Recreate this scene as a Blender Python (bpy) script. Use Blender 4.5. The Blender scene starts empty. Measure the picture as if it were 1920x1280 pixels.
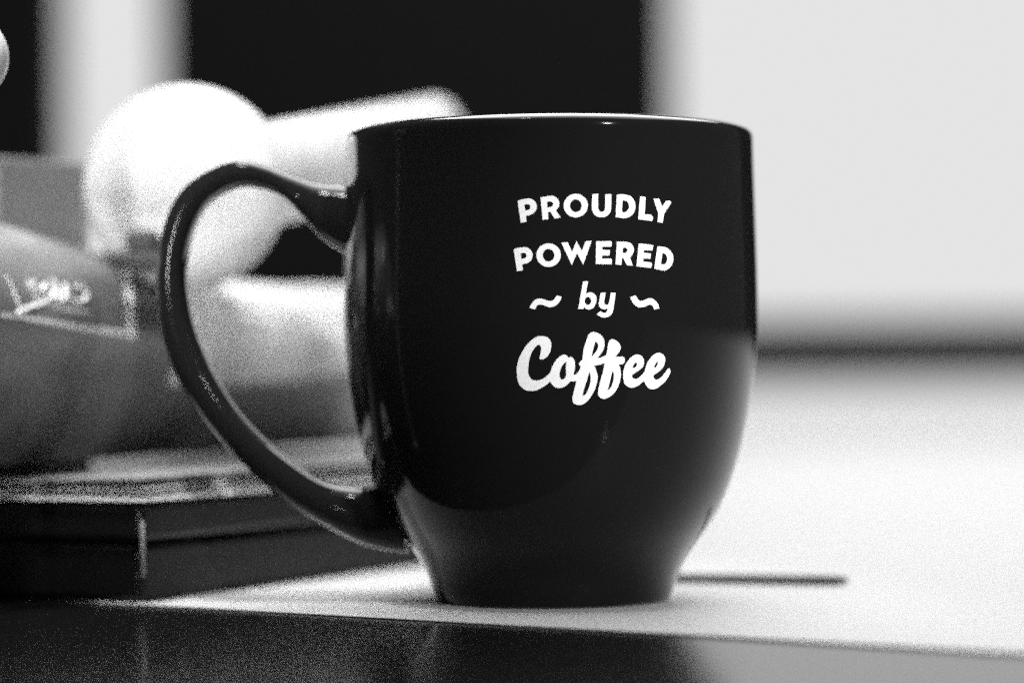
import bpy, bmesh, math, random
from mathutils import Vector, Matrix, noise
from mathutils.geometry import delaunay_2d_cdt

random.seed(7)
scene = bpy.context.scene
COL = scene.collection

# ------------------------------------------------------------------ camera
F_PX, W, H = 5265.0, 1920.0, 1280.0          # focal length in photograph pixels
DIST = 0.62                                   # camera to mug axis
EYE = 0.0508                                  # eye height over the tabletop
ROLL = math.radians(0.55)
PITCH = math.atan(52.0 / F_PX)
cam_data = bpy.data.cameras.new('camera')
cam_data.sensor_width = 36.0
cam_data.lens = 36.0 * F_PX / W
cam_data.clip_start = 0.02
cam_data.clip_end = 50.0
cam = bpy.data.objects.new('camera', cam_data)
COL.objects.link(cam)
CAM_LOC = Vector((-0.0086, -DIST, EYE))
CAM_ROT = (Matrix.Rotation(math.radians(90) + PITCH, 3, 'X') @ Matrix.Rotation(-ROLL, 3, 'Z'))
cam.matrix_world = Matrix.Translation(CAM_LOC) @ CAM_ROT.to_4x4()
cam_data.dof.use_dof = True
cam_data.dof.focus_distance = 0.579
cam_data.dof.aperture_fstop = 5.3
cam_data.dof.aperture_blades = 0
scene.camera = cam


def ray(px, py):
    d = Vector(((px - W / 2) / F_PX, -(py - H / 2) / F_PX, -1.0))
    return CAM_ROT @ d


def P(px, py, depth):
    """World point that lies at this distance along the view axis."""
    return CAM_LOC + ray(px, py) * depth


def on_z(px, py, z):
    d = ray(px, py)
    return CAM_LOC + d * ((z - CAM_LOC.z) / d.z)


# ------------------------------------------------------------------ world, light, exposure
world = bpy.data.worlds.new('World')
scene.world = world
world.use_nodes = True
bg = world.node_tree.nodes['Background']
bg.inputs['Color'].default_value = (1, 1, 1, 1)
bg.inputs['Strength'].default_value = 0.05


def lamp(name, kind, loc, target, power, **kw):
    d = bpy.data.lights.new(name, kind)
    d.energy = power
    for k, v in kw.items():
        setattr(d, k, v)
    o = bpy.data.objects.new(name, d)
    COL.objects.link(o)
    o.location = loc
    o.rotation_euler = (Vector(target) - Vector(loc)).to_track_quat('-Z', 'Y').to_euler()
    return o


# narrow spots on the mug and the creamer, a steep one on the things at the left, and a ceiling panel
lamp('key_spot', 'SPOT', (0.49, -0.79, 0.43), (0.006, 0.0, 0.052), 50.0,
     shadow_soft_size=0.04, spot_size=math.radians(9.2), spot_blend=0.42)
lamp('creamer_fill', 'SPOT', (-0.30, -0.68, 0.14), P(440, 405, 0.70), 78.0,  # added fill without a visible source, whitens the creamer's front
     shadow_soft_size=0.06, spot_size=math.radians(6.8), spot_blend=0.4)
lamp('steep_fill', 'SPOT', (-0.19, -0.20, 1.0), (-0.13, 0.05, 0.05), 92.0,  # added unseen fill from above, brightens the bag top and page edges
     shadow_soft_size=0.08, spot_size=math.radians(14), spot_blend=0.6)
lamp('ceiling_panel', 'AREA', (0.25, 0.65, 1.20), (0.25, 0.60, 0.0), 42.0,
     shape='RECTANGLE', size=1.1, size_y=2.0)

vs = scene.view_settings
vs.view_transform = 'Standard'
vs.look = 'None'
vs.exposure = 0.0
vs.gamma = 1.0
vs.use_curve_mapping = False

scene.render.engine = 'CYCLES'
cy = scene.cycles
cy.use_denoising = False
cy.max_bounces = 8
cy.use_adaptive_sampling = False
cy.use_sample_subset = True
cy.sample_offset = 0
cy.sample_subset_length = 40
cy.seed = 3
cy.sample_clamp_direct = 4.0
cy.sample_clamp_indirect = 2.0
scene.render.filter_size = 1.9


# ------------------------------------------------------------------ materials
def mat(name, col, rough=0.5, spec=0.5, bump=0.0, bump_scale=60.0, var=0.0, var_scale=20.0, coat=0.0, emit=None):
    m = bpy.data.materials.new(name)
    m.use_nodes = True
    nt = m.node_tree
    b = nt.nodes['Principled BSDF']
    b.inputs['Base Color'].default_value = (col, col, col, 1) if not isinstance(col, tuple) else (*col, 1)
    b.inputs['Roughness'].default_value = rough
    b.inputs['Specular IOR Level'].default_value = spec
    b.inputs['Coat Weight'].default_value = coat
    tc = nt.nodes.new('ShaderNodeTexCoord')
    if var:
        n = nt.nodes.new('ShaderNodeTexNoise')
        n.inputs['Scale'].default_value = var_scale
        n.inputs['Detail'].default_value = 4
        nt.links.new(tc.outputs['Object'], n.inputs['Vector'])
        r = nt.nodes.new('ShaderNodeMapRange')
        r.inputs['To Min'].default_value = max(0.0, col * (1 - var))
        r.inputs['To Max'].default_value = col * (1 + var)
        nt.links.new(n.outputs['Fac'], r.inputs['Value'])
        nt.links.new(r.outputs['Result'], b.inputs['Base Color'])
    if bump:
        n = nt.nodes.new('ShaderNodeTexNoise')
        n.inputs['Scale'].default_value = bump_scale
        n.inputs['Detail'].default_value = 3
        nt.links.new(tc.outputs['Object'], n.inputs['Vector'])
        bp = nt.nodes.new('ShaderNodeBump')
        bp.inputs['Strength'].default_value = bump
        bp.inputs['Distance'].default_value = 0.001
        nt.links.new(n.outputs['Fac'], bp.inputs['Height'])
        nt.links.new(bp.outputs['Normal'], b.inputs['Normal'])
    if emit is not None:
        b.inputs['Base Color'].default_value = (0, 0, 0, 1)
        b.inputs['Specular IOR Level'].default_value = 0.0
        b.inputs['Emission Color'].default_value = (1, 1, 1, 1)
        b.inputs['Emission Strength'].default_value = emit
    return m


M = {
    'glaze': mat('black_glaze', 0.0080, rough=0.10, spec=0.10, bump=0.03, bump_scale=90),
    'print': mat('white_print', 0.84, rough=0.6, spec=0.2, var=0.02, var_scale=300),
    'white_top': mat('white_laminate', 0.54, rough=0.38, spec=0.4, var=0.02, var_scale=6, bump=0.02, bump_scale=200),
    'black_top': mat('polished_black_wood', 0.005, rough=0.17, spec=0.35, bump=0.02, bump_scale=40),
    'wall': mat('dark_wall_paint', 0.0042, rough=0.9, spec=0.1, var=0.15, var_scale=4),
    'pane': mat('bright_window_glass', 0.0, emit=0.78),
    'frame': mat('dark_window_frame', 0.03, rough=0.6, spec=0.2),
    'box': mat('black_card', 0.006, rough=0.30, spec=0.16, bump=0.08, bump_scale=120),
    'paper': mat('white_paper', 0.72, rough=0.7, spec=0.15, var=0.03, var_scale=60),
    'cover': mat('grey_magazine_cover', 0.24, rough=0.35, spec=0.5, var=0.2, var_scale=30),
    'foil': mat('grey_foil_bag', 0.15, rough=0.36, spec=0.5, bump=0.25, bump_scale=55, var=0.12, var_scale=35),
    'card': mat('grey_cardboard', 0.15, rough=0.85, spec=0.1, var=0.3, var_scale=45, bump=0.1, bump_scale=150),
    'china': mat('white_china', 0.60, rough=0.25, spec=0.5),
    'stick': mat('dark_stained_wood', 0.07, rough=0.6, spec=0.2, var=0.3, var_scale=90),
    'glint': mat('pale_glint_paint', 0.20, rough=0.35, spec=0.5),
    'clip': mat('dark_rubber', 0.04, rough=0.7, spec=0.2),
}

M['foil'].node_tree.nodes['Principled BSDF'].inputs['Metallic'].default_value = 0.25


# wet-looking glaze: black body under a clear layer whose mirror share climbs towards grazing angles
nt = M['glaze'].node_tree
nt.nodes.remove(nt.nodes['Principled BSDF'])
n_dif = nt.nodes.new('ShaderNodeBsdfDiffuse')
n_dif.inputs['Color'].default_value = (0.0085, 0.0085, 0.0085, 1)
n_glo = nt.nodes.new('ShaderNodeBsdfGlossy')
n_glo.inputs['Color'].default_value = (1, 1, 1, 1)
n_glo.inputs['Roughness'].default_value = 0.08
n_lw = nt.nodes.new('ShaderNodeLayerWeight')
n_lw.inputs['Blend'].default_value = 0.5
n_pw = nt.nodes.new('ShaderNodeMath')
n_pw.operation = 'POWER'
n_pw.inputs[1].default_value = 3.9
n_ma = nt.nodes.new('ShaderNodeMath')
n_ma.operation = 'MULTIPLY_ADD'
n_ma.inputs[1].default_value = 0.93
n_ma.inputs[2].default_value = 0.004
n_mix = nt.nodes.new('ShaderNodeMixShader')
nt.links.new(n_lw.outputs['Facing'], n_pw.inputs[0])
nt.links.new(n_pw.outputs[0], n_ma.inputs[0])
nt.links.new(n_ma.outputs[0], n_mix.inputs[0])
nt.links.new(n_dif.outputs[0], n_mix.inputs[1])
nt.links.new(n_glo.outputs[0], n_mix.inputs[2])
nt.links.new(n_mix.outputs[0], nt.nodes['Material Output'].inputs['Surface'])


# ------------------------------------------------------------------ helpers
def tag(o, label=None, cat=None, group=None, kind=None):
    for k, v in (('label', label), ('category', cat), ('group', group), ('kind', kind)):
        if v:
            o[k] = v
    return o


def obj(name, verts, faces, m, parent=None, smooth=False):
    me = bpy.data.meshes.new(name)
    me.from_pydata([tuple(v) for v in verts], [], faces)
    me.validate()
    bm = bmesh.new()
    bm.from_mesh(me)
    bmesh.ops.recalc_face_normals(bm, faces=bm.faces)
    bm.to_mesh(me)
    bm.free()
    if smooth:
        me.polygons.foreach_set('use_smooth', [True] * len(me.polygons))
    me.materials.append(m)
    o = bpy.data.objects.new(name, me)
    COL.objects.link(o)
    if parent:
        o.parent = parent
        o.matrix_parent_inverse = Matrix.Translation(-Vector(parent.location))
    return o


def empty(name, loc):
    o = bpy.data.objects.new(name, None)
    o.location = loc
    o.empty_display_size = 0.02
    COL.objects.link(o)
    return o


def bevel_mod(o, w, seg=2):
    b = o.modifiers.new('bevel', 'BEVEL')
    b.width = w
    b.segments = seg
    b.limit_method = 'ANGLE'
    return o


def prism(name, poly, z0, z1, m, parent=None, bevel=0.0):
    """poly: list of (x, y), extruded from z0 to z1."""
    n = len(poly)
    v = [(p[0], p[1], z0) for p in poly] + [(p[0], p[1], z1) for p in poly]
    f = [tuple(range(n))[::-1], tuple(range(n, 2 * n))] + [(i, (i + 1) % n, n + (i + 1) % n, n + i) for i in range(n)]
    o = obj(name, v, f, m, parent)
    if bevel:
        bevel_mod(o, bevel)
    return o


def box(name, x0, x1, y0, y1, z0, z1, m, parent=None, bevel=0.0):
    return prism(name, [(x0, y0), (x1, y0), (x1, y1), (x0, y1)], z0, z1, m, parent, bevel)


def catmull(pts, n):
    """Open Catmull-Rom through tuples, n steps per span."""
    out = []
    k = len(pts)
    for i in range(k - 1):
        p0, p1, p2, p3 = pts[max(i - 1, 0)], pts[i], pts[i + 1], pts[min(i + 2, k - 1)]
        for s in range(n):
            t = s / n
            out.append(tuple(0.5 * (2 * b + (c - a) * t + (2 * a - 5 * b + 4 * c - d) * t * t + (3 * b - a - 3 * c + d) * t ** 3)
                             for a, b, c, d in zip(p0, p1, p2, p3)))
    out.append(tuple(pts[-1]))
    return out


def loft(rings, caps=True):
    """Closed rings of equal length to verts, faces."""
    n = len(rings[0])
    v = [p for r in rings for p in r]
    f = []
    for i in range(len(rings) - 1):
        for j in range(n):
            a, b = i * n + j, i * n + (j + 1) % n
            f.append((a, b, b + n, a + n))
    if caps:
        f.append(tuple(range(n))[::-1])
        f.append(tuple(range((len(rings) - 1) * n, len(rings) * n)))
    return v, f


def lathe(profile, seg=96):
    return loft([[(r * math.cos(2 * math.pi * j / seg), r * math.sin(2 * math.pi * j / seg), z) for j in range(seg)]
                 for r, z in profile], caps=False)


def offset(verts, loc):
    return [Vector(v) + Vector(loc) for v in verts]


# ------------------------------------------------------------------ the setting: tables, wall, windows
edge_a, edge_b = on_z(330, 1135, 0.0), on_z(1900, 1222, 0.0)
ed = (edge_b - edge_a).normalized()            # runs along the front edge, to the right
inward = Vector((-ed.y, ed.x, 0))              # to the back, away from the edge
WALL_Y = 1.78
fl = edge_a - ed * 0.75
fr = edge_a + ed * 1.1
T_THICK = 0.0003
top = prism('tabletop', [(fl.x, fl.y), (fr.x, fr.y), (fr.x + 0.4, WALL_Y - 0.005), (fl.x - 0.4, WALL_Y - 0.005)],
            -T_THICK, 0.0, M['white_top'], bevel=0.0001)
tag(top, 'white laminate tabletop under the black mug', 'tabletop', kind='structure')
under = prism('table', [(-1.6, -1.3), (1.8, -1.3), (1.8, WALL_Y - 0.004), (-1.6, WALL_Y - 0.004)],
              -0.04, -T_THICK - 0.0001, M['black_top'], bevel=0.003)
tag(under, 'polished black table below the white top', 'table', kind='structure')

DW = WALL_Y + DIST                             # wall distance from the camera


def wx(px):
    return P(px, 640, DW).x


def wz(py):
    return P(960, py, DW).z


win_l0, win_l1, win_r0, win_r1 = wx(112), wx(305), wx(1266), wx(1266) + 0.50
WIN_TOP = 0.95
wall_v, wall_f = [], []
for (x0, x1, z0, z1) in ((-1.6, win_l0, -0.3, 1.5), (win_l1, win_r0, -0.3, 1.5), (win_r1, 1.9, -0.3, 1.5),
                         (win_l0, win_l1, WIN_TOP, 1.5), (win_r0, win_r1, WIN_TOP, 1.5),
                         (win_l0, win_l1, -0.3, 0.02), (win_r0, win_r1, -0.3, -0.03)):
    k = len(wall_v)
    wall_v += [(x, y, z) for z in (z0, z1) for (x, y) in ((x0, WALL_Y), (x1, WALL_Y), (x1, WALL_Y + 0.12), (x0, WALL_Y + 0.12))]
    wall_f += [(k, k + 3, k + 2, k + 1), (k + 4, k + 5, k + 6, k + 7)] + [(k + i, k + (i + 1) % 4, k + 4 + (i + 1) % 4, k + 4 + i) for i in range(4)]
tag(obj('back_wall', wall_v, wall_f, M['wall']), 'dark wall between the two bright windows', 'wall', kind='structure')

# right window: two panes with a dark bar between them
z_bar = wz(664)
wr = tag(empty('window', ((win_r0 + win_r1) / 2, WALL_Y + 0.05, 0)),
         'wide bright window with a dark crossbar, right of the mug', 'window')
box('pane', win_r0, win_r1, WALL_Y + 0.055, WALL_Y + 0.060, z_bar + 0.026, WIN_TOP, M['pane'], wr)
box('pane', win_r0, win_r1, WALL_Y + 0.055, WALL_Y + 0.060, -0.03, z_bar - 0.026, M['pane'], wr)
box('crossbar', win_r0 + 0.001, win_r1 - 0.001, WALL_Y + 0.040, WALL_Y + 0.075, z_bar - 0.028, z_bar + 0.028, M['frame'], wr, bevel=0.003)
wl = tag(empty('window', ((win_l0 + win_l1) / 2, WALL_Y + 0.05, 0)),
         'narrow bright window strip above the white creamer', 'window')
box('pane', win_l0, win_l1, WALL_Y + 0.055, WALL_Y + 0.060, 0.02, WIN_TOP, M['pane'], wl)
box('crossbar', win_l0 + 0.001, win_l1 - 0.001, WALL_Y + 0.040, WALL_Y + 0.075, 0.02, 0.06, M['frame'], wl, bevel=0.003)

# ------------------------------------------------------------------ the mug
S = DIST / F_PX                                # metres per pixel at the mug axis
Y_H = 690.0


def zpx(y):
    return EYE + (Y_H - y) * S


outer_px = [(150, 1121.4), (205, 1121.0), (217, 1119), (221, 1114), (228, 1094), (237, 1068), (251, 1042), (270, 1015),
            (292, 985), (312, 952), (329, 915), (344, 872), (358, 822), (370, 764), (380, 696), (386, 630), (388, 570),
            (387, 490), (385, 400), (383, 320), (382, 270)]
outer = catmull([(r * S, zpx(y)) for r, y in outer_px], 5)
lip = catmull([(r * S, zpx(y)) for r, y in [(381.8, 264), (380, 256), (375, 250), (365, 245.5), (355, 242.5), (350.5, 244), (348.5, 250), (348.5, 260)]], 4)
inner = catmull([((r) * S, zpx(y)) for r, y in [(349, 264), (353, 450), (356, 620), (335, 780), (310, 890), (262, 970), (200, 1020), (110, 1040), (1, 1044)]], 5)
under_foot = [(0.5 * S, zpx(1112)), (140 * S, zpx(1112)), (146 * S, zpx(1119))]
prof = under_foot + outer + lip + inner[1:]
mug = empty('coffee_mug', (0, 0, 0))
tag(mug, 'glossy black coffee mug with white lettering on the tabletop', 'mug')
v, f = lathe(prof, 160)
obj('body', v, f, M['glaze'], mug, smooth=True)


def r_at(z):
    for (r0, z0), (r1, z1) in zip(outer, outer[1:]):
        if z0 <= z <= z1:
            return r0 + (r1 - r0) * (z - z0) / max(z1 - z0, 1e-9)
    return outer[-1][0]


def on_mug(px, py, lift=0.00010):
    d = ray(px, py)
    a, b = 0.52, DIST
    for _ in range(40):
        t = 0.5 * (a + b)
        p = CAM_LOC + d * t
        if math.hypot(p.x, p.y) > r_at(p.z):
            a = t
        else:
            b = t
    p = CAM_LOC + d * b
    k = (math.hypot(p.x, p.y) + lift) / math.hypot(p.x, p.y)
    return Vector((p.x * k, p.y * k, p.z))


# handle: outer and inner edge of the strap, in the plane through the mug axis
pairs = [((676, 352), (680, 500)), ((640, 347), (650, 478)), ((592, 343), (602, 446)), ((536, 323), (567, 406)),
         ((500, 310), (525, 367)), ((452, 301), (464, 351)), ((395, 318), (420, 364)), ((342, 357), (389, 388)),
         ((313, 410), (366, 430)), ((297, 480), (353, 482)), ((294, 542), (352, 537)), ((302, 615), (364, 605)),
         ((320, 676), (388, 669)), ((341, 722), (410, 713)), ((383, 787), (444, 764)), ((435, 848), (486, 811)),
         ((497, 907), (530, 849)), ((552, 951), (580, 886)), ((610, 985), (620, 905)), ((672, 1017), (668, 911)),
         ((720, 1030), (705, 905)), ((765, 1036), (735, 895))]
cl = catmull([tuple(a) + tuple(b) for a, b in pairs], 5)
rings = []
for i, (ax, ay, bx_, by_) in enumerate(cl):
    a, b = P(ax, ay, DIST), P(bx_, by_, DIST)
    a.y = b.y = 0.0
    c, h = (a + b) / 2, (a - b) / 2
    t = i / (len(cl) - 1)
    half = 0.0062 + 0.0035 * max(0, 1 - t / 0.13) + 0.0030 * max(0, (t - 0.86) / 0.14)
    ring = []
    for j in range(20):
        an = 2 * math.pi * j / 20
        co, si = math.cos(an), math.sin(an)
        e = 0.78
        ring.append(c + h * (abs(co) ** e * math.copysign(1, co)) + Vector((0, half * abs(si) ** e * math.copysign(1, si), 0)))
    rings.append(ring)
v, f = loft(rings)
obj('handle', v, f, M['glaze'], mug, smooth=True)


# ------------------------------------------------------------------ printed words on the mug
def smooth_poly(pts, n=4):
    """Closed outline; a point with a third entry is a sharp corner."""
    k = len(pts)
    corner = [len(p) > 2 for p in pts]
    out = []
    for i in range(k):
        p1, p2 = Vector(pts[i][:2]), Vector(pts[(i + 1) % k][:2])
        p0 = p1 * 2 - p2 if corner[i] else Vector(pts[i - 1][:2])
        p3 = p2 * 2 - p1 if corner[(i + 1) % k] else Vector(pts[(i + 2) % k][:2])
        if corner[i] and corner[(i + 1) % k]:
            out.append(tuple(p1))
            continue
        for s in range(n):
            t = s / n
            q = 0.5 * (2 * p1 + (p2 - p0) * t + (2 * p0 - 5 * p1 + 4 * p2 - p3) * t * t + (3 * p1 - p0 - 3 * p2 + p3) * t ** 3)
            out.append(tuple(q))
    return out


def ellipse(cx, cyy, rx, ry, n=40):
    return [(cx + rx * math.cos(2 * math.pi * i / n), cyy + ry * math.sin(2 * math.pi * i / n)) for i in range(n)]


def inside(x, y, loops):
    c = False
    for lp in loops:
        for i in range(len(lp)):
            (x1, y1), (x2, y2) = lp[i - 1], lp[i]
            if (y1 > y) != (y2 > y) and x < (x2 - x1) * (y - y1) / (y2 - y1) + x1:
                c = not c
    return c


def glyph(name, loops, parent, mapper, m, step=6.0):
    vs_, es = [], []
    for lp in loops:
        k = len(vs_)
        vs_ += [Vector(p) for p in lp]
        es += [(k + i, k + (i + 1) % len(lp)) for i in range(len(lp))]
    xs, ys = [p[0] for p in vs_], [p[1] for p in vs_]
    y = min(ys) + step * 0.5
    while y < max(ys):
        x = min(xs) + step * 0.5
        while x < max(xs):
            if inside(x, y, loops):
                vs_.append(Vector((x, y)))
            x += step
        y += step
    rv, _, rf, *_ = delaunay_2d_cdt(vs_, es, [], 0, 1e-4)
    keep = []
    for fc in rf:
        cx_ = sum(rv[i].x for i in fc) / len(fc)
        cy_ = sum(rv[i].y for i in fc) / len(fc)
        if inside(cx_, cy_, loops):
            keep.append(tuple(fc))
    return obj(name, [mapper(p.x, p.y) for p in rv], keep, m, parent)


def tr(ox, oy, sc, pts):
    return [(ox + p[0] / sc, oy + p[1] / sc) + tuple(p[2:]) for p in pts]


def A(*p): return smooth_poly(tr(960, 350, 12, p))
def B(*p): return smooth_poly(tr(1110, 350, 12, p))
def C(*p): return smooth_poly(tr(955, 440, 12, p))
def D(*p): return smooth_poly(tr(1110, 440, 12, p))
def E(*p): return smooth_poly(tr(985, 520, 1920 / 260, p))
def G(pts, dx=0): return smooth_poly(tr(960 + dx, 610, 8, pts))


c = 1
words = {
    'proudly': [
        ('p', [A((128, 315, c), (260, 280), (400, 268), (490, 305), (545, 385), (555, 470), (520, 560), (440, 625), (370, 648), (315, 658, c), (327, 790, c), (198, 815, c)),
               A((280, 408, c), (340, 393), (395, 408), (414, 450), (398, 508), (300, 537, c))]),
        ('r', [A((640, 240, c), (760, 222), (870, 205), (960, 222), (1030, 280), (1065, 375), (1045, 460), (990, 535, c), (1095, 695, c), (960, 718, c), (870, 580), (838, 566), (808, 575, c), (820, 730, c), (688, 745, c)),
               A((785, 345, c), (850, 332), (905, 350), (922, 395), (900, 445), (800, 467, c))]),
        ('o', [tr(960, 350, 12, ellipse(1433, 427, 272, 265)), tr(960, 350, 12, ellipse(1434, 430, 131, 143))]),
        ('u', [B((5, 168, c), (138, 160, c), (134, 430), (142, 505), (170, 555), (212, 567), (258, 552), (285, 505), (292, 430), (298, 172, c), (436, 167, c), (430, 420), (426, 510), (395, 600), (310, 672), (210, 690), (110, 670), (35, 605), (2, 520), (-6, 420))]),
        ('d', [B((555, 185, c), (640, 175), (770, 185), (870, 220), (940, 300), (975, 420), (960, 530), (910, 620), (840, 680), (740, 708), (640, 700), (530, 690, c)),
               B((683, 325, c), (720, 310), (790, 345), (832, 430), (805, 525), (750, 572), (710, 580), (670, 565, c))]),
        ('l', [B((1075, 220, c), (1205, 235, c), (1180, 620, c), (1325, 630, c), (1368, 690, c), (1350, 775, c), (1035, 735, c))]),
        ('y', [B((1378, 275, c), (1500, 268, c), (1575, 450, c), (1660, 320, c), (1760, 320, c), (1778, 365, c), (1615, 610, c), (1588, 815, c), (1470, 797, c), (1485, 600, c))]),
    ],
    'powered': [
        ('p', [C((100, 335, c), (150, 305), (250, 290), (360, 280), (450, 315), (505, 380), (525, 465), (500, 565), (440, 620), (370, 650), (290, 665, c), (308, 800, c), (175, 828, c)),
               C((255, 425, c), (310, 407), (365, 417), (385, 465), (365, 520), (272, 547, c))]),
        ('o', [tr(955, 440, 12, ellipse(883, 460, 275, 265)), tr(955, 440, 12, ellipse(882, 463, 130, 142))]),
        ('w', [C((1165, 180, c), (1310, 165, c), (1410, 385, c), (1508, 145, c), (1632, 370, c), (1715, 148, c), (1850, 143, c), (1660, 675, c), (1520, 415, c), (1402, 680, c))]),
        ('e', [D((92, 150, c), (430, 145, c), (443, 165, c), (440, 270, c), (225, 272, c), (232, 345, c), (395, 345, c), (403, 360, c), (388, 468, c), (225, 465, c), (225, 540, c), (430, 540, c), (447, 575, c), (438, 668, c), (82, 658, c))]),
        ('r', [D((558, 155, c), (660, 160), (770, 162), (850, 185), (915, 250), (938, 340), (915, 430), (850, 520, c), (918, 695, c), (785, 688, c), (700, 530), (675, 525, c), (655, 685, c), (525, 668, c)),
               D((690, 302, c), (750, 292), (795, 345), (765, 400), (720, 412), (685, 405, c))]),
        ('e', [D((1045, 205, c), (1110, 200, c), (1375, 238, c), (1352, 360, c), (1165, 348, c), (1160, 408, c), (1322, 425, c), (1308, 545, c), (1152, 533, c), (1145, 605, c), (1325, 622, c), (1345, 670, c), (1318, 750, c), (995, 715, c))]),
        ('d', [D((1468, 265, c), (1560, 268), (1680, 298), (1770, 380), (1815, 470), (1825, 550), (1800, 660), (1740, 750), (1650, 800), (1590, 805), (1500, 785), (1395, 765, c)),
               D((1578, 412, c), (1640, 435), (1680, 500), (1685, 560), (1660, 630), (1620, 668), (1545, 660, c))]),
    ],
    'by': [
        ('b', [E((798, 58, c), (868, 52, c), (838, 230, c), (890, 205), (950, 225), (983, 280), (980, 340), (950, 410), (895, 443), (840, 435), (808, 408, c), (805, 437, c), (730, 437, c)),
               tr(985, 520, 1920 / 260, ellipse(866, 326, 45, 55))]),
        ('y', [E((1042, 213, c), (1110, 210, c), (1092, 345), (1102, 372), (1125, 380), (1150, 365), (1165, 320), (1180, 212, c), (1250, 212, c), (1215, 450), (1190, 510), (1140, 548), (1085, 555), (1030, 540), (988, 510, c), (1035, 467, c), (1080, 490), (1115, 485), (1142, 430, c), (1090, 443), (1040, 425), (1015, 370), (1025, 310))]),
    ],
    'swash_a': [('swash', [E((58, 425, c), (85, 365), (140, 308), (205, 292), (270, 308), (340, 328), (380, 318), (410, 290), (432, 250, c), (505, 268, c), (480, 325), (430, 385), (355, 412), (290, 400), (235, 380), (190, 378), (160, 395), (133, 443, c))])],
    'swash_b': [('swash', [E((1450, 272, c), (1528, 248, c), (1550, 290), (1585, 325), (1630, 320), (1680, 297), (1730, 288), (1785, 310), (1835, 370), (1852, 430, c), (1780, 443, c), (1765, 405), (1735, 378), (1690, 388), (1640, 408), (1590, 415), (1535, 400), (1485, 350))])],
}


def g(*pts):                                    # second Coffee sheet sits 1120 crop units to the right
    return [(p[0] + 1120,) + tuple(p[1:]) for p in pts]


coff = ([(415, 492), (440, 508), (480, 500), (535, 460), (575, 390), (590, 300), (575, 225), (525, 175), (445, 158), (370, 170), (300, 215), (220, 295),
         (150, 400), (100, 510), (75, 620), (75, 730), (90, 830), (130, 910), (200, 965), (285, 982), (370, 970), (450, 930), (520, 885), (573, 835, c),
         (590, 870), (640, 920), (700, 938), (770, 925), (830, 885), (878, 835, c), (915, 840), (968, 830, c), (945, 920), (910, 1060), (905, 1110),
         (930, 1170), (1000, 1192), (1075, 1175), (1150, 1110), (1220, 1000), (1265, 890)]
        + g((165, 760), (130, 640), (108, 603, c), (160, 595), (220, 580), (268, 565, c), (245, 680), (205, 830), (170, 980), (180, 1060), (245, 1098),
            (330, 1075), (420, 1000), (480, 890), (508, 770), (508, 680), (490, 610), (470, 585, c), (530, 580), (560, 555), (572, 510), (550, 470),
            (500, 468), (425, 470, c), (490, 390), (508, 325), (480, 260), (430, 220), (375, 205), (335, 235), (320, 290), (295, 440, c), (220, 475),
            (160, 493, c), (235, 390), (265, 300), (260, 220), (215, 145), (150, 108), (95, 97), (40, 125), (10, 180))
        + [(1095, 280), (1070, 380), (1055, 510, c), (1015, 550), (1005, 580), (1030, 615, c), (1000, 690), (950, 735), (920, 735, c), (940, 660),
           (945, 570), (925, 500), (885, 470), (850, 482, c), (800, 440), (740, 450), (670, 510), (610, 600), (578, 700, c), (520, 760), (440, 810),
           (360, 825), (295, 805), (250, 740), (242, 660), (255, 540), (290, 420), (340, 335), (400, 288), (430, 310), (437, 370)])
words['coffee'] = [
    ('coff', [G(coff),
              G([(818, 540, c), (770, 580), (730, 650), (713, 730), (725, 795), (755, 810), (795, 785), (813, 730), (805, 640)]),
              G(g((130, 240, c), (165, 270), (170, 320), (140, 390), (70, 475, c), (95, 360))),
              G([(1157, 690, c), (1178, 760), (1175, 850), (1140, 960), (1090, 1045), (1058, 1045, c), (1085, 930), (1130, 800)]),
              G(g((388, 675, c), (405, 740), (395, 830), (370, 910), (330, 962), (312, 962, c), (345, 850), (370, 740)))]),
    ('ee', [G(g((545, 740), (555, 660), (590, 570), (650, 490), (710, 445), (770, 435), (830, 465), (858, 530), (850, 600), (810, 650), (740, 700),
                (685, 738), (682, 775), (700, 797), (740, 797), (800, 765), (868, 690, c), (890, 600), (930, 520), (990, 450), (1060, 412), (1130, 425),
                (1170, 480), (1172, 550), (1140, 630), (1080, 690), (1005, 740), (1000, 770), (1020, 805), (1060, 810), (1120, 770), (1170, 710),
                (1210, 650), (1235, 645), (1253, 690), (1230, 750), (1180, 830), (1100, 905), (1030, 948), (970, 955), (910, 925), (875, 870),
                (858, 830, c), (800, 880), (730, 920), (660, 932), (590, 900), (555, 840))),
            G(g((685, 640), (700, 590), (735, 555), (748, 580), (735, 620))),
            G(g((1008, 635), (1025, 580), (1055, 540), (1065, 560), (1045, 610)))]),
]
for w, letters in words.items():
    if w.startswith('swash'):
        glyph('printed_swash', letters[0][1], mug, on_mug, M['print'])
        continue
    pw = empty('printed_word', (0, 0, 0))
    pw.parent = mug
    pw['label'] = 'white printed word %s' % w
    for _, loops in letters:
        glyph('letter', loops, pw, on_mug, M['print'])

# ------------------------------------------------------------------ the black box at the table edge
corner = on_z(268, 1131, 0.0)
u = Vector((0.457, 0.889, 0.0))                # along its receding right side
w_ = Vector((-0.889, 0.457, 0.0))              # along its front side, to the left
BOX_H = 0.0222


def quad(o_, a, b, da, db):
    return [(o_ + u * x + w_ * y).xy for x, y in ((a, da), (b, da), (b, db), (a, db))]


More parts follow.
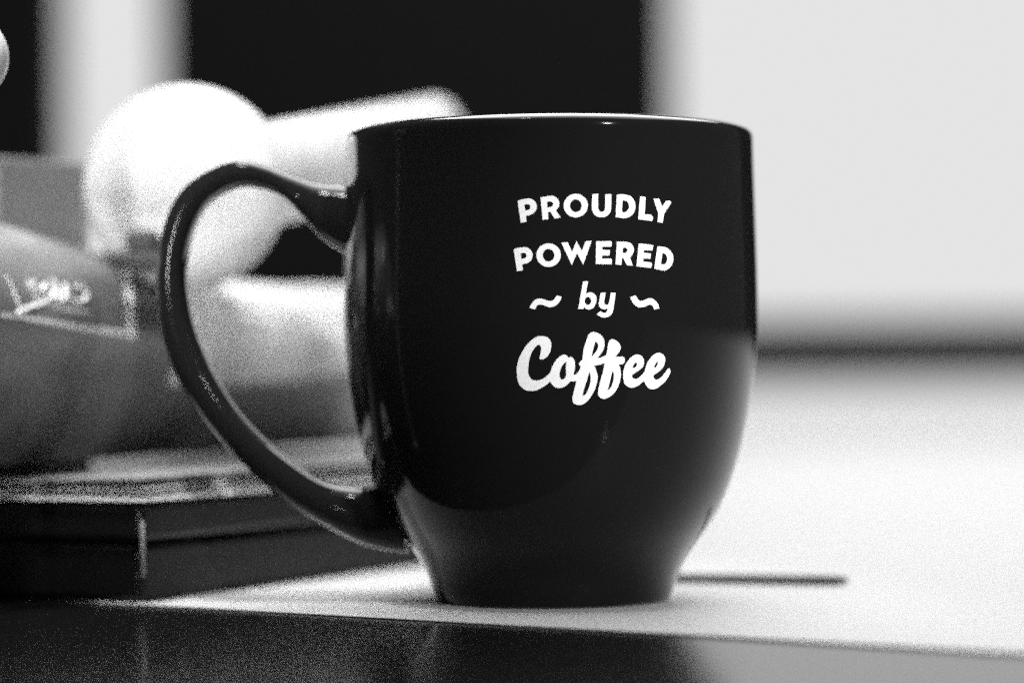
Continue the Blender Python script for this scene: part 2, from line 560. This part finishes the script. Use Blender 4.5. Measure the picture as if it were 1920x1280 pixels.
bb = tag(empty('storage_box', corner + u * 0.15 + w_ * 0.12),
         'flat black lidded box below the magazine, beside the mug', 'box')
prism('box_base', quad(corner, 0.0012, 0.22, 0.0012, 0.26), 0.0, 0.0130, M['box'], bb, bevel=0.0016)
prism('lid', quad(corner, 0.0, 0.2215, 0.0, 0.2615), 0.0134, BOX_H, M['box'], bb, bevel=0.0016)

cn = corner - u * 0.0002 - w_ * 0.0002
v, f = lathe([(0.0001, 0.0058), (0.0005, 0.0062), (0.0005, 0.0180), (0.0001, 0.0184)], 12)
obj('corner_glint', offset(v, (cn.x, cn.y, 0)), f, M['glint'], bb, smooth=True)  # pale strip stands in for the highlight on the box's corner edge

# ------------------------------------------------------------------ magazine: covers and loose sheets
mg = tag(empty('magazine', corner + u * 0.1 + w_ * 0.1 + Vector((0, 0, BOX_H))),
         'open-edged magazine with fanned white pages on the black box', 'magazine')


def sheet(name, z_near, z_far, a0, a1, d0, d1, thick, m, warp):
    nu, nw = 14, 40
    v, f = [], []
    for side in (0, 1):
        for i in range(nu + 1):
            for j in range(nw + 1):
                a, d = a0 + (a1 - a0) * i / nu, d0 + (d1 - d0) * j / nw
                t, s = i / nu, j / nw
                z = z_far + (z_near - z_far) * max(0.0, 1 - max(0.0, d) / 0.055) ** 1.3 + warp * math.sin(min(1.0, max(0.0, d) / 0.055) * math.pi)
                z += 0.0002 * math.sin(7 * t + 40 * warp)
                p = corner + u * a + w_ * d
                v.append((p.x, p.y, z + thick * side))
    N = (nu + 1) * (nw + 1)
    for i in range(nu):
        for j in range(nw):
            q = i * (nw + 1) + j
            f.append((q, q + nw + 1, q + nw + 2, q + 1))
            f.append((N + q, N + q + 1, N + q + nw + 2, N + q + nw + 1))
    rim = [i * (nw + 1) for i in range(nu + 1)] + [nu * (nw + 1) + j for j in range(1, nw + 1)] \
        + [i * (nw + 1) + nw for i in range(nu - 1, -1, -1)] + list(range(nw - 1, 0, -1))
    for i in range(len(rim)):
        q, r = rim[i], rim[(i + 1) % len(rim)]
        f.append((q, r, N + r, N + q))
    return obj(name, v, f, m, mg, smooth=False)


z0 = BOX_H + 0.0002
sheet('back_cover', z0, z0, -0.001, 0.215, -0.002, 0.20, 0.0009, M['paper'], 0.0)
for k, (zn, zf, wp, th) in enumerate([(0.0016, 0.0011, 0.0002, 0.0003), (0.0025, 0.0016, 0.0003, 0.0003), (0.0031, 0.0020, 0.0004, 0.0003)]):
    sheet('page', z0 + zn, z0 + zf, 0.0005 * (k % 3), 0.213, -0.001 + 0.0006 * ((k * 2) % 3), 0.198, th, M['paper'], wp)
sheet('front_cover', z0 + 0.0046, z0 + 0.0025, -0.001, 0.214, -0.0015, 0.20, 0.0008, M['cover'], 0.0007)
MAG_TOP = z0 + 0.0062

# ------------------------------------------------------------------ foil bag lying on the magazine
b0, b1 = P(-420, 560, 0.60), P(700, 640, 0.86)
bag = tag(empty('coffee_bag', (b0 + b1) / 2), 'plump grey foil bag with a white outlined handwritten label', 'bag')
bdir = (b1 - b0)
bdir.z = 0
blen = bdir.length
bdir.normalize()
bside = Vector((bdir.y, -bdir.x, 0))           # towards the camera and right
zc0, zc1 = 0.0585, 0.0570
BR_Z, BR_LOW, BR_Y = 0.0165, 0.0305, 0.0300


def half_z(t, up):
    return BR_Z + max(0.0, 0.62 - t) * 0.030 if up > 0 else BR_LOW


def undercut(z):
    return 1.0 if z > 0 else 1.0 - 0.68 * min(1.0, -z / BR_LOW) ** 0.9


def bag_pt(t, an, lift=0.0):
    """t along the bag 0..1, an = angle round it (0 = towards camera, 90 = top)."""
    end = min(1.0, (t / 0.10) if t < 0.5 else ((1 - t) / 0.06))
    swell = max(0.02, end) ** 0.42
    ry = BR_Y * (0.90 + 0.10 * swell) * swell + lift
    rz = half_z(t, math.sin(an)) * swell + lift
    e = 0.72
    co, si = math.cos(an), math.sin(an)
    y = ry * abs(co) ** e * math.copysign(1, co)
    z = rz * abs(si) ** e * math.copysign(1, si)
    y *= undercut(z)
    base = Vector((b0.x, b0.y, 0)) + bdir * (blen * t) + bside * 0.0
    q = base + bside * y + Vector((0, 0, zc0 + (zc1 - zc0) * t + z))
    n_ = noise.noise(q * 38) * 0.0016 + noise.noise(q * 90) * 0.0006
    q += bside * (co * n_) + Vector((0, 0, si * n_))
    q.z = max(q.z, MAG_TOP + 0.0002)
    return q


rings = [[bag_pt(i / 70, 2 * math.pi * j / 56) for j in range(56)] for i in range(71)]
v, f = loft(rings)
bag_body = obj('bag_body', v, f, M['foil'], bag, smooth=True)


def ray_bag(px, py):
    """Where a sight line of the photograph meets the bag (t, angle)."""
    d = ray(px, py)
    best = None
    for k in range(400):
        dep = 0.5 + 0.45 * k / 400
        p = CAM_LOC + d * dep
        rel = p - Vector((b0.x, b0.y, 0))
        t = rel.dot(bdir) / blen
        if not 0 < t < 1:
            continue
        y, z = rel.dot(bside), p.z - (zc0 + (zc1 - zc0) * t)
        y /= undercut(z)
        hz = half_z(t, z)
        if (abs(y) / BR_Y) ** (2 / 0.72) + (abs(z) / hz) ** (2 / 0.72) < 1:
            an = math.atan2(math.copysign(abs(z / hz) ** (1 / 0.72), z), math.copysign(abs(y / BR_Y) ** (1 / 0.72), y))
            return t, an
    return best


def ribbon(name, px_pts, width, parent, m, n=10):
    """A painted line on the bag, through photograph points."""
    ta = [ray_bag(*p) for p in px_pts]
    if any(a is None for a in ta):
        print('ribbon misses bag', name, px_pts, ta)
        ta = [a for a in ta if a]
        if len(ta) < 2:
            return None
    path = [bag_pt(t, an, 0.0004) for t, an in catmull(ta, n)]
    v, f = [], []
    for i, p in enumerate(path):
        tng = (path[min(i + 1, len(path) - 1)] - path[max(i - 1, 0)]).normalized()
        nrm = (p - CAM_LOC).normalized()
        s = tng.cross(nrm).normalized() * (width / 2)
        v += [p - s, p + s]
        if i:
            k = 2 * i
            f.append((k - 2, k - 1, k + 1, k))
    return obj(name, v, f, m, parent)


def lab(*pts):
    return [(x / 5.3333, 420 + y / 5.3333) for x, y in pts]


label_part = empty('printed_label', bag.location)
label_part.parent = bag
label_part.matrix_parent_inverse = Matrix.Translation(-bag.location)
for name, pts, wd in (
        ('border_line', lab((-60, 915), (300, 960), (700, 1025), (1290, 1105)), 0.0011),
        ('border_line', lab((1225, 430), (1255, 650), (1280, 870), (1305, 1140)), 0.0022),
        ('border_line', lab((40, 520), (100, 650), (150, 770), (190, 900)), 0.0008),
        ('border_line', lab((120, 895), (250, 840), (465, 772)), 0.0009),
        ('underline', lab((490, 820), (650, 855), (860, 888)), 0.0007),
        ('letter', lab((275, 560), (310, 660), (350, 760)), 0.0007),
        ('letter', lab((335, 545), (360, 660), (405, 775)), 0.0007),
        ('letter', lab((255, 585), (330, 580), (400, 585)), 0.0006),
        ('letter', lab((500, 600), (450, 600), (430, 650), (450, 720), (490, 745), (515, 690), (505, 610)), 0.0007),
        ('letter', lab((535, 540), (550, 660), (570, 755), (620, 755), (640, 690), (635, 600)), 0.0007),
        ('letter', lab((640, 600), (655, 690), (690, 760), (740, 780), (815, 755), (815, 690), (760, 630), (720, 650)), 0.0007)):
    ribbon(name, pts, wd, label_part, M['print'])

# white paper napkin draped over the far end of the bag
nv, nf = [], []
NT, NA = 46, 40
for side in (0, 1):
    for i in range(NT + 1):
        for j in range(NA + 1):
            t = 0.43 + (0.985 - 0.43) * i / NT
            low = -0.17 + 0.05 * math.sin(9 * t)
            an = 1.9 + (low - 1.9) * j / NA
            fold = 0.0007 * max(0.0, math.sin(26 * (an - 0.55) + 9 * t)) * (1 if 0.2 < an < 0.75 else 0.15)
            nv.append(bag_pt(min(t, 0.985), an, 0.0007 + fold + 0.0004 * side))
NN = (NT + 1) * (NA + 1)
for i in range(NT):
    for j in range(NA):
        q = i * (NA + 1) + j
        nf.append((q, q + NA + 1, q + NA + 2, q + 1))
        nf.append((NN + q, NN + q + 1, NN + q + NA + 2, NN + q + NA + 1))
rim = [i * (NA + 1) for i in range(NT + 1)] + [NT * (NA + 1) + j for j in range(1, NA + 1)] \
    + [i * (NA + 1) + NA for i in range(NT - 1, -1, -1)] + list(range(NA - 1, 0, -1))
nf += [(rim[i], rim[(i + 1) % len(rim)], NN + rim[(i + 1) % len(rim)], NN + rim[i]) for i in range(len(rim))]
tag(obj('napkin', nv, nf, M['paper'], smooth=True), 'creased white paper napkin draped over the foil bag, seen through the handle', 'napkin')

# small dark clip on top of the bag
cp = ray_bag(255, 500)
cpos = P(262, 470, 0.668)
cpos.z = zc0 + BR_Z + 0.0015
clip = tag(empty('bag_clip', cpos), 'small dark clip on top of the foil bag below the creamer', 'clip')
prism('jaw', [(cpos.x - 0.006, cpos.y - 0.004), (cpos.x + 0.006, cpos.y - 0.004), (cpos.x + 0.006, cpos.y + 0.004), (cpos.x - 0.006, cpos.y + 0.004)],
      cpos.z - 0.001, cpos.z + 0.003, M['clip'], clip, bevel=0.0012)
prism('grip', [(cpos.x - 0.003, cpos.y - 0.003), (cpos.x + 0.004, cpos.y - 0.003), (cpos.x + 0.004, cpos.y + 0.003), (cpos.x - 0.003, cpos.y + 0.003)],
      cpos.z + 0.0028, cpos.z + 0.008, M['clip'], clip, bevel=0.0015)

# ------------------------------------------------------------------ grey carton behind the bag
ct = tag(empty('carton', (-0.13, 0.10, z0 + 0.0036)), 'upright grey cardboard carton behind the foil bag', 'carton')
cr = P(168, 305, 0.715)
cdir = Vector((0.62, 0.78, 0)).normalized()     # its front recedes to the right
cback = Vector((-cdir.y, cdir.x, 0))
cl_ = Vector((cr.x, cr.y, 0)) - cdir * 0.060
cpoly = [cl_.xy, Vector((cr.x, cr.y)), (Vector((cr.x, cr.y, 0)) + cback * 0.05).xy, (cl_ + cback * 0.05).xy]
prism('carton_body', cpoly, z0 + 0.0036, cr.z, M['card'], ct, bevel=0.0008)
mid = [cl_ + cback * -0.0004, Vector((cr.x, cr.y, 0)) + cback * -0.0004]
prism('tape', [(mid[0] + cdir * 0.020).xy, (mid[0] + cdir * 0.030).xy, (mid[0] + cdir * 0.030 + cback * 0.0003).xy, (mid[0] + cdir * 0.020 + cback * 0.0003).xy],
      z0 + 0.005, cr.z - 0.002, M['cover'], ct)

# ------------------------------------------------------------------ white creamer with a broad spout
PD = 0.69
pc = P(350, 352, PD)
R = 192 * PD / F_PX
pot = tag(empty('creamer', (pc.x, pc.y, pc.z - R)), 'round white china creamer with a broad slanting spout behind the handle', 'creamer')
pv, pf = [], []
prof_c = [(R * math.sin(a) * (1.0 if a > 1.2 else 0.97), -R * math.cos(a)) for a in [0.02 + (math.pi - 0.04) * i / 36 for i in range(37)]]
v, f = lathe(prof_c, 56)
obj('pot_body', offset(v, pc), f, M['china'], pot, smooth=True)
s0, s1 = P(420, 345, PD), P(818, 262, 0.80)
ax = (s1 - s0).normalized()
sx = ax.cross(Vector((0, 0, 1))).normalized()
sz = sx.cross(ax).normalized()
rings = []
for i in range(25):
    t = i / 24
    cpt = s0.lerp(s1, t)
    k = (PD + (0.80 - PD) * t) / F_PX
    rad = (100 - 18 * t) * k
    rings.append([cpt + sx * rad * 0.8 * math.cos(2 * math.pi * j / 28) + sz * rad * math.sin(2 * math.pi * j / 28) for j in range(28)])
v, f = loft(rings)
obj('spout', v, f, M['china'], pot, smooth=True)

# ------------------------------------------------------------------ white globe lamp at the picture's edge
gl_c = P(-62, 108, 0.595)
gr = 78 * 0.595 / F_PX
globe = tag(empty('table_lamp', (gl_c.x, gl_c.y, 0)), 'unlit white globe lamp rising beside the grey carton', 'lamp')
v, f = lathe([(gr * math.sin(a), -gr * 1.05 * math.cos(a)) for a in [0.02 + (math.pi - 0.04) * i / 24 for i in range(25)]], 40)
obj('globe', offset(v, gl_c), f, M['china'], globe, smooth=True)
zb = -T_THICK + 0.0001
v, f = lathe([(0.0018, zb + 0.002), (0.0018, gl_c.z - gr * 0.9)], 16)
obj('stem', offset(v, (gl_c.x, gl_c.y, 0)), f, M['china'], globe, smooth=True)
v, f = lathe([(0.0003, zb), (0.0042, zb), (0.0042, zb + 0.0015), (0.0018, zb + 0.003)], 32)
obj('base', offset(v, (gl_c.x, gl_c.y, 0)), f, M['china'], globe, smooth=True)

# ------------------------------------------------------------------ thin stirrer lying behind the mug
q0, q1 = on_z(1130, 1080, 0.0011), on_z(1590, 1087, 0.0011)
sd = (q1 - q0).normalized()
sn = Vector((-sd.y, sd.x, 0))
rings = []
for i in range(31):
    t = i / 30
    tip = min(1.0, math.sqrt(max(0.0, 1 - max(0.0, (t - 0.93) / 0.07) ** 2)) + 0.05)
    cpt = q0.lerp(q1, t)
    rings.append([cpt + sn * 0.0028 * tip * math.cos(a) + Vector((0, 0, 0.00105 * math.sin(a) * max(0.5, tip))) for a in [2 * math.pi * j / 14 for j in range(14)]])
v, f = loft(rings)
tag(obj('stirrer', v, f, M['stick'], smooth=True), 'thin dark wooden stirrer lying on the white tabletop behind the mug', 'stirrer')
